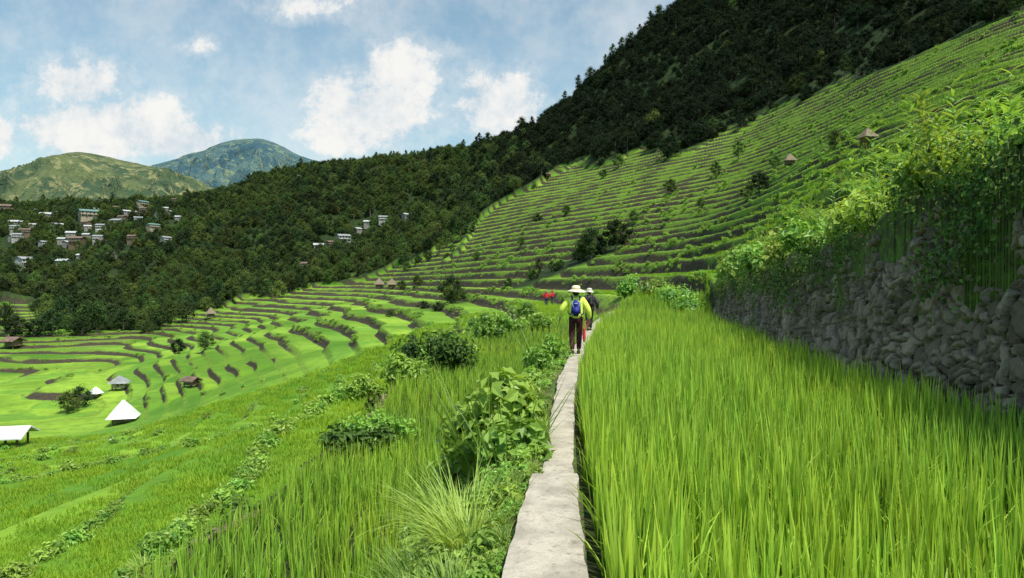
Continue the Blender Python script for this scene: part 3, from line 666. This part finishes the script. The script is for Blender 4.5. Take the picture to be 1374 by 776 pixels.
rot=np.zeros((len(P),3)); rot[:,2]=rng.uniform(0,6.28,len(P)); scatter('rice_fields','rice_patches',P-np.array([0,0,.06]),rot,sc,rng.integers(0,4,len(P))); print('patches',len(P))
n=100000; uu=rng.uniform(-.8,.8,n); yy=np.exp(rng.uniform(math.log(9),math.log(250),n)); xx=uu*yy; h=height(xx,yy)
k=(h['fo']<.3)&(h['mud_gapshade']<.1)&(h['bank']<.1)&(h['fr']<h['rr']*1.15)&(h['fr']>h['rr']*.4)&(vn(xx/7,yy/7,91)+.3*rng.random(n)>np.where(h['sk']>.4,.90,np.where(yy<50,.62,.74)))&(~((xx>e1x(yy))&(yy<50)&(xx<wallx(yy)+3)))
xx,yy,zz=xx[k],yy[k],h['z'][k]; n=len(xx); sc=rng.uniform(.4,1.0,n)*np.interp(yy,[9,40,260],[.6,.8,1.1]); rot=np.zeros((n,3)); rot[:,2]=rng.uniform(0,6.28,n)
scatter('terrace_edge_grass','riser_green',np.stack([xx,yy,zz-.1],1),rot,sc,rng.integers(0,6,n)); print('riser',n)

# ------------------------------------------------------------------ individual shrubs
def shrub(x,y,w,h,nl,ls,mat,label,z=None,kind='bush',asp=.5):
    me_=bmesh_(bush_parts(nl,w,h,ls,9 if w>1 else 6,asp),'shrub_leaves',mat) if kind=='bush' else (bmesh_([tuft(nl,w*.16,h*1.15,ls,1.5,6)],'grass_blades',mat) if kind=='g' else bmesh_(stalk_parts(nl,h*.6,h,24,.34,.06,w*.3),'stalks',mat))
    zz=hz(x,y) if z is None else z
    return obj('shrub' if kind=='bush' else 'grass_clump',me_,None,label,'shrub' if kind=='bush' else 'grass',None,None,(x,y,zz-.05))
shrub(-.15,8.8,1.4,1.3,2000,.16,m_leafy,'broad-leaved green plant on the path bank',None,'bush',.65)
shrub(-.4,9.9,1.3,1.2,1500,.16,m_leafy,'low broad-leaved green plant beside the path',None,'bush',.65)
shrub(-.06,7.8,.9,.8,1000,.14,m_leafy,'small broad-leaved plant beside the stone path',None,'bush',.65)
shrub(-.45,6.5,1.3,.8,700,.014,m_weed,'arching light green grass clump on the bank',None,'g')
shrub(-.70,5.9,1.2,.65,600,.013,m_weed,'arching light green grass clump on the bank',None,'g')
shrub(-.32,5.6,1.0,.55,520,.012,m_weed,'arching light green grass clump by the path',None,'g')
shrub(-.65,4.8,1.2,.5,560,.012,m_weed,'tall green grass clump beside the stone path',None,'g')
shrub(-.35,4.4,.8,.35,400,.011,m_weed,'short green grass clump beside the stone path',None,'g')
shrub(-.50,7.3,.9,.7,700,.12,m_leafy,'leafy weed bush on the path bank')
shrub(-.20,5.0,.45,.3,300,.07,m_leafy,'low leafy weed at the edge of the path')
shrub(-.50,5.3,.7,.5,400,.09,m_leafy,'low leafy weed among bank grasses')
shrub(-.28,4.1,.4,.28,260,.06,m_leafy,'low leafy weed at the edge of the path')
shrub(-.02,6.0,.4,.3,300,.07,m_leafy,'low leafy weed at the edge of the path')
shrub(.12,8.2,.6,.45,260,.012,m_weed,'thin grass clump at the path edge',None,'g')
shrub(.0,10.8,.9,.8,900,.13,m_leafy,'leafy weed bush on the path bank')
shrub(.20,12.3,.9,.8,800,.13,m_leafy,'leafy weed bush on the path bank')
shrub(.82,17.0,1.2,1.3,1100,.14,m_leafy,'round leafy bush beside the path')
shrub(.48,14.2,.8,.6,600,.11,m_leafy,'small leafy plant beside the path')
for (px_,row,d,w,h) in [(585,505,24,2.6,1.6),(560,500,26,2,1.2),(605,470,28,2.2,1.8),(545,515,22,1.6,1.0),(520,500,24,1.6,1.2),(655,450,38,2.6,1.8),(680,440,42,2.6,1.8),(270,670,12,1.2,.7),(225,690,11,1.3,.5),(300,650,12.5,1.4,.6),(345,620,14,1.3,.8),(510,590,13,1.5,.9),(480,600,12.5,1.3,.8),(440,610,13,1,.6),(485,520,30,1.6,1.3),(725,430,45,2,1.4),(705,425,50,2,1.6)]:
    x=(px_-CX)/F*d; shrub(x,d,w,h,1100 if d<30 else 700,.14 if d<20 else .19,m_leafy if random.random()<.6 else m_tree2,'leafy shrub growing on the terrace edge')
for (px_,d,w,h) in [(1215,12,1.3,.7),(1160,14,1.5,.9),(1110,16,1.4,.9),(1070,19,1.5,1.0),(1035,22,1.8,1.1),(1000,26,1.8,1.2),(980,31,2.3,1.4),(960,36,2.4,1.4),(930,42,2.8,1.6),(905,48,3.,1.7),(880,52,3.,1.7),(850,55,2.8,1.6),(1250,16,1.8,1.1),(1320,15,1.8,1.2)]:
    y=d; x=max((px_-CX)/F*d,float(wallx(y))+.7) if d<40 else (px_-CX)/F*d
    shrub(x,y,w,h,1000 if d<30 else 700,.18 if d<20 else .22,m_leafy if random.random()<.7 else m_weed,'bright green leafy weed bush above the stone wall',None,'bush',.6)
for (px_,d,h) in [(1190,12.5,1.9),(1230,11.5,1.6),(1260,11,1.7),(1330,9.8,1.1),(1290,10.3,1.3),(1150,15,1.7),(1205,13.5,2.1),(1240,14,1.9),(1300,13,1.5),(1090,19,1.5),(1350,12,1.2)]:
    x=max((px_-CX)/F*d,float(wallx(d))+.6); shrub(x,d,1.0,h,5,.0,m_weed,'tall leafy bright green grass stalks above the wall',None,'s')

# ------------------------------------------------------------------ people
m_skin=simple('skin',(.42,.25,.17),.55,.3,.08,10); m_hair=simple('hair_black',(.015,.012,.01),.5,.4,.3,20)
def skin(name,V,E,R,mat,parent,sub=2,root=0):
    me_=bpy.data.meshes.new(name); me_.from_pydata([Vector(v) for v in V],E,[]); me_.materials.append(mat)
    o=obj(name,me_,parent=parent)
    md=o.modifiers.new('skin','SKIN'); md.use_smooth_shade=True
    sv=me_.skin_vertices[0].data if me_.skin_vertices else None
    if sv is None:
        bm=bmesh.new(); bm.from_mesh(me_); bm.verts.layers.skin.verify(); bm.to_mesh(me_); bm.free(); sv=me_.skin_vertices[0].data
    for i_,r in enumerate(R): sv[i_].radius=r if isinstance(r,tuple) else (r,r); sv[i_].use_root=(i_==root)
    s=o.modifiers.new('sub','SUBSURF'); s.levels=sub; s.render_levels=sub
    return o
def lathe(prof,seg=28):
    V=[];Fc=[]
    for (r,z) in prof:
        for k in range(seg): V.append((r*math.cos(6.2832*k/seg),r*math.sin(6.2832*k/seg),z))
    for i_ in range(len(prof)-1):
        for k in range(seg): Fc.append([i_*seg+k,i_*seg+(k+1)%seg,(i_+1)*seg+(k+1)%seg,(i_+1)*seg+k])
    return np.array(V),np.array(Fc),np.zeros(len(V))
def rbox(name,c,s,mat,parent,bev=.3,sub=2,taper=1.0):
    bm=bmesh.new(); bmesh.ops.create_cube(bm,size=1)
    for v in bm.verts:
        k=taper if v.co.z>0 else 1
        v.co=Vector((v.co.x*s[0]*k,v.co.y*s[1]*k,v.co.z*s[2]))
    bmesh.ops.bevel(bm,geom=bm.edges[:],offset=min(s)*bev,segments=3,affect='EDGES')
    me_=bpy.data.meshes.new(name); bm.to_mesh(me_); bm.free(); me_.materials.append(mat)
    for p_ in me_.polygons: p_.use_smooth=True
    return obj(name,me_,parent=parent,loc=c)
def person(x,y,z,rz,jack,pants,pack,hatc,label,packline=None,fing=True,hgt=1.0,brim=1.0):
    e=obj('person',None,None,label,'person',None,None,(x,y,z)); e.rotation_euler=(0,0,rz); e.scale=(hgt,)*3
    V=[(0,0,.90),(0,-.005,1.04),(0,0,1.2),(0,.0,1.33),(0,.01,1.41),(0,.02,1.465),(0,.03,1.53),(0,.03,1.59)]
    R=[(.13,.10),(.115,.09),(.14,.10),(.12,.085),.048,.06,(.072,.09),(.055,.07)]
    E=[(i_,i_+1) for i_ in range(7)]
    def add(v,r,p_): V.append(v);R.append(r);E.append((p_,len(V)-1));return len(V)-1
    arms={}
    for s,el,wr in [(-1,(-.35,-.05,1.12),(-.39,.04,.90)),(1,(.31,-.05,1.10),(.33,.05,.86))]:
        a=add((s*.165,0,1.345),.052,3); b=add(el,.040,a); w_=add(wr,.026,b)
        dv=Vector(wr)-Vector(el); dv.normalize(); pm=Vector(wr)+dv*.06; h_=add(tuple(pm),(.034,.02),w_)
        arms[s]=(Vector((s*.165,0,1.345)),Vector(el),Vector(wr))
        if fing:
            for k,(ln,off) in enumerate([(.07,-.024),(.08,-.008),(.075,.008),(.06,.023)]):
                b0=pm+dv*.03+Vector((0,1,0))*off*.9+Vector((0,0,off*.3)); f0=add(tuple(b0),.009,h_); f1=add(tuple(b0+dv*ln*.5+Vector((-s*.008,0,0))),.0085,f0); add(tuple(b0+dv*ln*.8+Vector((-s*.028,0,-.01))),.007,f1)
            t0=pm-dv*.01+Vector((-s*.012,.035,0)); f0=add(tuple(t0),.010,h_); add(tuple(t0+Vector((-s*.012,.03,-.03))),.008,f0)
    legs={-1:[(-.085,0,.86),(-.10,-.02,.47),(-.085,-.17,.12),(-.085,-.05,.035)],1:[(.085,0,.86),(.085,.10,.48),(.07,.12,.09),(.07,.27,.035)]}
    for s in(-1,1):
        a=add(legs[s][0],.085,0);b=add(legs[s][1],.055,a);c_=add(legs[s][2],.036,b);add(legs[s][3],(.035,.03),c_)
    skin('body',V,E,R,m_skin,e)
    rbox('nose',(0,.125,1.525),(.022,.03,.035),m_skin,e)
    JV=[(0,0,.84),(0,-.005,1.02),(0,0,1.2),(0,0,1.34),(0,.01,1.40)];JR=[(.215,.17),(.195,.15),(.205,.15),(.165,.12),.07];JE=[(0,1),(1,2),(2,3),(3,4)]
    for s in(-1,1):
        a=len(JV);JV.append(tuple(arms[s][0]));JR.append(.088);JE.append((3,a));JV.append(tuple(arms[s][1]));JR.append(.08);JE.append((a,a+1));JV.append(tuple(arms[s][2]));JR.append(.058);JE.append((a+1,a+2))
    skin('jacket',JV,JE,JR,jack,e)
    PV=[(0,0,.92)];PR=[(.135,.11)];PE=[]
    for s in(-1,1):
        a=len(PV)
        for p_,r in zip(legs[s][:3],(.10,.08,.06)): PV.append(p_);PR.append(r)
        PE+=[(0,a),(a,a+1),(a+1,a+2)]
    skin('trousers',PV,PE,PR,pants,e)
    bm_=simple('boot_leather',(.05,.04,.03),.7,.3)
    for s in(-1,1):
        an=Vector(legs[s][2]);to=Vector(legs[s][3]); skin('boot',[tuple(an-Vector((0,0,.0))),tuple(an+Vector((0,-.02,-.05))),tuple(to)],[(0,1),(1,2)],[.05,.055,(.05,.035)],bm_,e,2)
    hv=IV*np.array([.088,.10,.10])+np.array([0,.01,1.535]); me_=mkmesh('hair',hv,IF,None,True,[m_hair]); obj('hair',me_,parent=e)
    if hatc is not None:
        hp=[(.215*brim,1.545),(.21*brim,1.553),(.15,1.585),(.112,1.60),(.107,1.64),(.095,1.68),(.06,1.70),(.001,1.702)]
        V_,F_,s_=lathe(hp); V_[:,1]+=.02; V_[:,2]+=.012*np.sin(np.arctan2(V_[:,1],V_[:,0])*2)*(np.hypot(V_[:,0],V_[:,1])>.12)
        V2=V_.copy(); V2[:,2]-=.006; hat=obj('hat',mkmesh('hat',np.concatenate([V_,V2]),np.concatenate([F_,F_[:,::-1]+len(V_)]),None,True,[hatc]),parent=e)
        bv,bf,_=lathe([(.114,1.602),(.111,1.625)]); bv[:,1]+=.02; obj('hat_band',mkmesh('hat_band',bv,bf,None,True,[simple('hat_band_brown',(.35,.25,.15))]),parent=hat)
    if pack is not None:
        b_=rbox('backpack',(0,-.22,1.15),(.25,.17,.40),pack,e,.35,taper=.82)
        rbox('pocket',(0,-.095,-.07),(.18,.07,.18),pack,b_,.35)
        if packline:
            for s in(-1,1): 
                q_=rbox('trim',(s*.075,-.088,.06),(.018,.02,.22),packline,b_,.3); q_.rotation_euler=(0,s*.22,0)
            rbox('trim',(0,-.092,.11),(.10,.015,.022),packline,b_,.3)
        for s in(-1,1):
            st=tube([(s*.09,-.12,1.34),(s*.10,-.03,1.44),(s*.115,.08,1.40),(s*.12,.16,1.2),(s*.19,.05,1.02),(s*.14,-.16,.99)],[.02]*6,6); obj('strap',mkmesh('strap',st[0],st[1],None,True,[pack]),parent=b_).location=(0,.22,-1.15)
        for s in(-1,1):
            hg=tube([(s*.09,-.24,.97),(s*.10,-.23,.85),(s*.11,-.22,.74)],[.008]*3,5); obj('strap',mkmesh('strap',hg[0],hg[1],None,True,[simple('strap_dark',(.03,.03,.03))]),parent=b_).location=(0,.22,-1.15)
    return e
j1=simple('jacket_lime',(.74,.88,.14),.75,.15,.10,12,0,.4); p1=simple('trousers_maroon',(.06,.018,.028),.85,.1,.3,14)
navy=simple('pack_navy',(.02,.03,.22),.6,.3,.2,10); straw=simple('straw',(.85,.75,.55),.9,.1,.10,40,0,.5); pl=simple('pack_trim',(.32,.40,.65),.6,.3)
hy=17.7
pe=person(float(pathx(hy)),hy,-.005,-.08,j1,p1,navy,straw,'hiker in lime jacket with navy backpack and straw hat',pl,hgt=.97,brim=1.15)
red=simple('red_cloth',(.60,.03,.05),.7,.2,.2,12)
bg=obj('bag',None,None,'red cloth bag hanging from the hiker\'s hand','bag',None,None,(float(pathx(hy))+.19,hy-.08,.46))
V_=lathe([(.001,-.17),(.05,-.16),(.075,-.08),(.07,.04),(.045,.12),(.02,.16)],16); obj('pouch',mkmesh('pouch',V_[0]*np.array([.5,.5,1]),V_[1],None,True,[red]),parent=bg)
tb=tube([(-.02,0,.14),(0,0,.24),(.09,.07,.36),(.10,.05,.26),(.02,0,.14)],[.008]*5,6); obj('handle',mkmesh('handle',tb[0],tb[1],None,True,[red]),parent=bg)
blk=simple('pack_black',(.012,.012,.015),.6,.3); 
person(float(pathx(26.5))-.02,26.5,-.01,.1,simple('jacket_dark',(.05,.05,.06)),simple('trousers_dark',(.03,.03,.04)),blk,simple('cap_pale',(.7,.68,.62)),'walker with black backpack and pale hat',hgt=.90,brim=.75)
for (px_,row,d0) in [(733,414,70),(741,412,75)]:
    x,y,z=locate(px_,row,d0); person(x,y,z+.03,random.uniform(-1,1),red,simple('trousers_blue',(.03,.04,.08)),None,simple('hat_red',(.3,.15,.1)) ,'far walker wearing a red jacket on the terrace path',fing=False,hgt=.9)
m_wh=simple('feather_white',(.8,.8,.78),.7,.2,.05); m_bk=simple('beak_yellow',(.6,.4,.05))
for (px_,row,d0,rz) in [(148,612,60,.4),(405,530,58,2.)]:
    x,y,z=locate(px_,row,d0); e=obj('egret',None,None,'white egret standing among the rice plants','bird',None,'egrets in the rice terraces',(x,y,z+.25)); e.rotation_euler=(0,0,rz); e.scale=(.6,.6,.6)
    skin('body',[(0,0,.3),(.15,0,.36),(-.15,0,.27),(-.3,0,.2),(.2,0,.46),(.17,0,.56),(.2,0,.66),(.27,0,.68)],[(0,1),(0,2),(2,3),(1,4),(4,5),(5,6),(6,7)],[.1,.07,.07,.025,.03,.022,.025,.02],m_wh,e)
    b1=tube([(.28,0,.68),(.38,0,.665)],[.012,.002],6); obj('beak',mkmesh('beak',b1[0],b1[1],None,True,[m_bk]),parent=e)
    for s in(-1,1):
        b1=tube([(0,s*.03,.25),(-.02,s*.03,.1),(0,s*.03,-.35)],[.012,.009,.008],6); obj('leg',mkmesh('leg',b1[0],b1[1],None,True,[m_bk]),parent=e)

# ------------------------------------------------------------------ light, sky, camera
SUN=Vector((.46,-.52,0)).normalized(); EL=math.radians(60)
sd=Vector((SUN.x*math.cos(EL),SUN.y*math.cos(EL),math.sin(EL)))
L=bpy.data.lights.new('sun','SUN'); L.energy=5.0; L.angle=math.radians(.6); L.color=(1,.93,.80)
lo=bpy.data.objects.new('sun',L); scene.collection.objects.link(lo); lo.rotation_euler=sd.to_track_quat('Z','Y').to_euler()
w=bpy.data.worlds.new('World'); scene.world=w; w.use_nodes=True; nt=w.node_tree; nt.nodes.clear()
class W(M):
    def __init__(s): s.t=nt; s.out=s.n('ShaderNodeOutputWorld')
k=W()
sky=k.n('ShaderNodeTexSky',sky_type='NISHITA'); sky.sun_disc=False; sky.sun_elevation=EL; sky.sun_rotation=math.atan2(SUN.x,SUN.y)
sky.air_density=1.0; sky.dust_density=1.5; sky.ozone_density=1.2
dr=k.n('ShaderNodeTexCoord').outputs['Generated']; sx=k.n('ShaderNodeSeparateXYZ'); k.l(dr,sx.inputs[0])
yc=k.math('MAXIMUM',sx.outputs[1],.08); uu_=k.math('DIVIDE',sx.outputs[0],yc); vv_=k.math('DIVIDE',sx.outputs[2],yc)
cb=k.n('ShaderNodeCombineXYZ'); k.l(uu_,cb.inputs[0]); k.l(vv_,cb.inputs[1])
n_a=k.noise(cb.outputs[0],9,10,.66); n_b=k.noise(cb.outputs[0],28,6,.7)
n_c=k.noise(cb.outputs[0],3.2,5,.6)
blobs=[(150,170,155,52,1.05),(110,112,74,42,1.05),(240,188,92,34,1.1),(-10,185,45,36,.95),(60,165,60,30,.9),(500,150,98,66,1.05),(540,92,64,46,1),(450,130,50,38,.9),(470,185,80,30,.9),(670,140,72,52,1.1),(700,165,46,32,.9),(270,62,34,18,.8),(410,6,75,28,.85)]
acc=None
for (a,b,ra,rb,am) in blobs:
    v1=k.n('ShaderNodeVectorMath',operation='SUBTRACT'); k.l(cb.outputs[0],v1.inputs[0]); v1.inputs[1].default_value=((a-CX)/F,(HR-b)/F,0)
    v2=k.n('ShaderNodeVectorMath',operation='MULTIPLY'); k.l(v1.outputs[0],v2.inputs[0]); v2.inputs[1].default_value=(F/ra,F/rb,0)
    v3=k.n('ShaderNodeVectorMath',operation='LENGTH'); k.l(v2.outputs[0],v3.inputs[0])
    o_=k.mr(v3.outputs['Value'],1.75,.1,0,am*1.15)
    acc=o_ if acc is None else k.math('MAXIMUM',acc,o_)
nn=k.math('SUBTRACT',k.math('ADD',k.math('MULTIPLY',n_a,.66),k.math('MULTIPLY',n_b,.34)),.5)
dens=k.math('ADD',acc,k.math('MULTIPLY',nn,3.4))
core=k.mr(dens,.35,1.05,0,.97); wisp=k.mr(dens,-.3,.8,0,.46)
veil=k.mr(k.math('ADD',n_c,k.math('MULTIPLY',n_a,.5)),.55,1.0,.08,.52)
fac=k.math('MAXIMUM',core,k.math('MAXIMUM',wisp,veil))
fr_=k.math('MULTIPLY',fac,k.mr(sx.outputs[1],.05,.2))
cc=k.mixc(k.mr(k.math('ADD',n_a,k.math('MULTIPLY',n_b,.6)),.60,.94),(.70,.78,.84),(1.0,.985,.95))
b1=k.n('ShaderNodeBackground'); k.l(k.mixc(1,sky.outputs[0],(.95,1.15,1.02),'MULTIPLY'),b1.inputs[0]); b1.inputs[1].default_value=.15
b2=k.n('ShaderNodeBackground'); k.l(cc,b2.inputs[0]); b2.inputs[1].default_value=.95
mx=k.n('ShaderNodeMixShader'); k.l(fr_,mx.inputs[0]); k.l(b1.outputs[0],mx.inputs[1]); k.l(b2.outputs[0],mx.inputs[2]); k.l(mx.outputs[0],k.out.inputs[0])
cam=bpy.data.cameras.new('camera'); cam.lens=26; cam.sensor_width=36; cam.clip_end=20000; cam.clip_start=.05
co=bpy.data.objects.new('camera',cam); scene.collection.objects.link(co); co.location=(0,0,EYE); co.rotation_euler=(math.radians(90-.46),0,0); scene.camera=co
scene.view_settings.view_transform='Standard'; scene.view_settings.look='None'; scene.view_settings.exposure=0
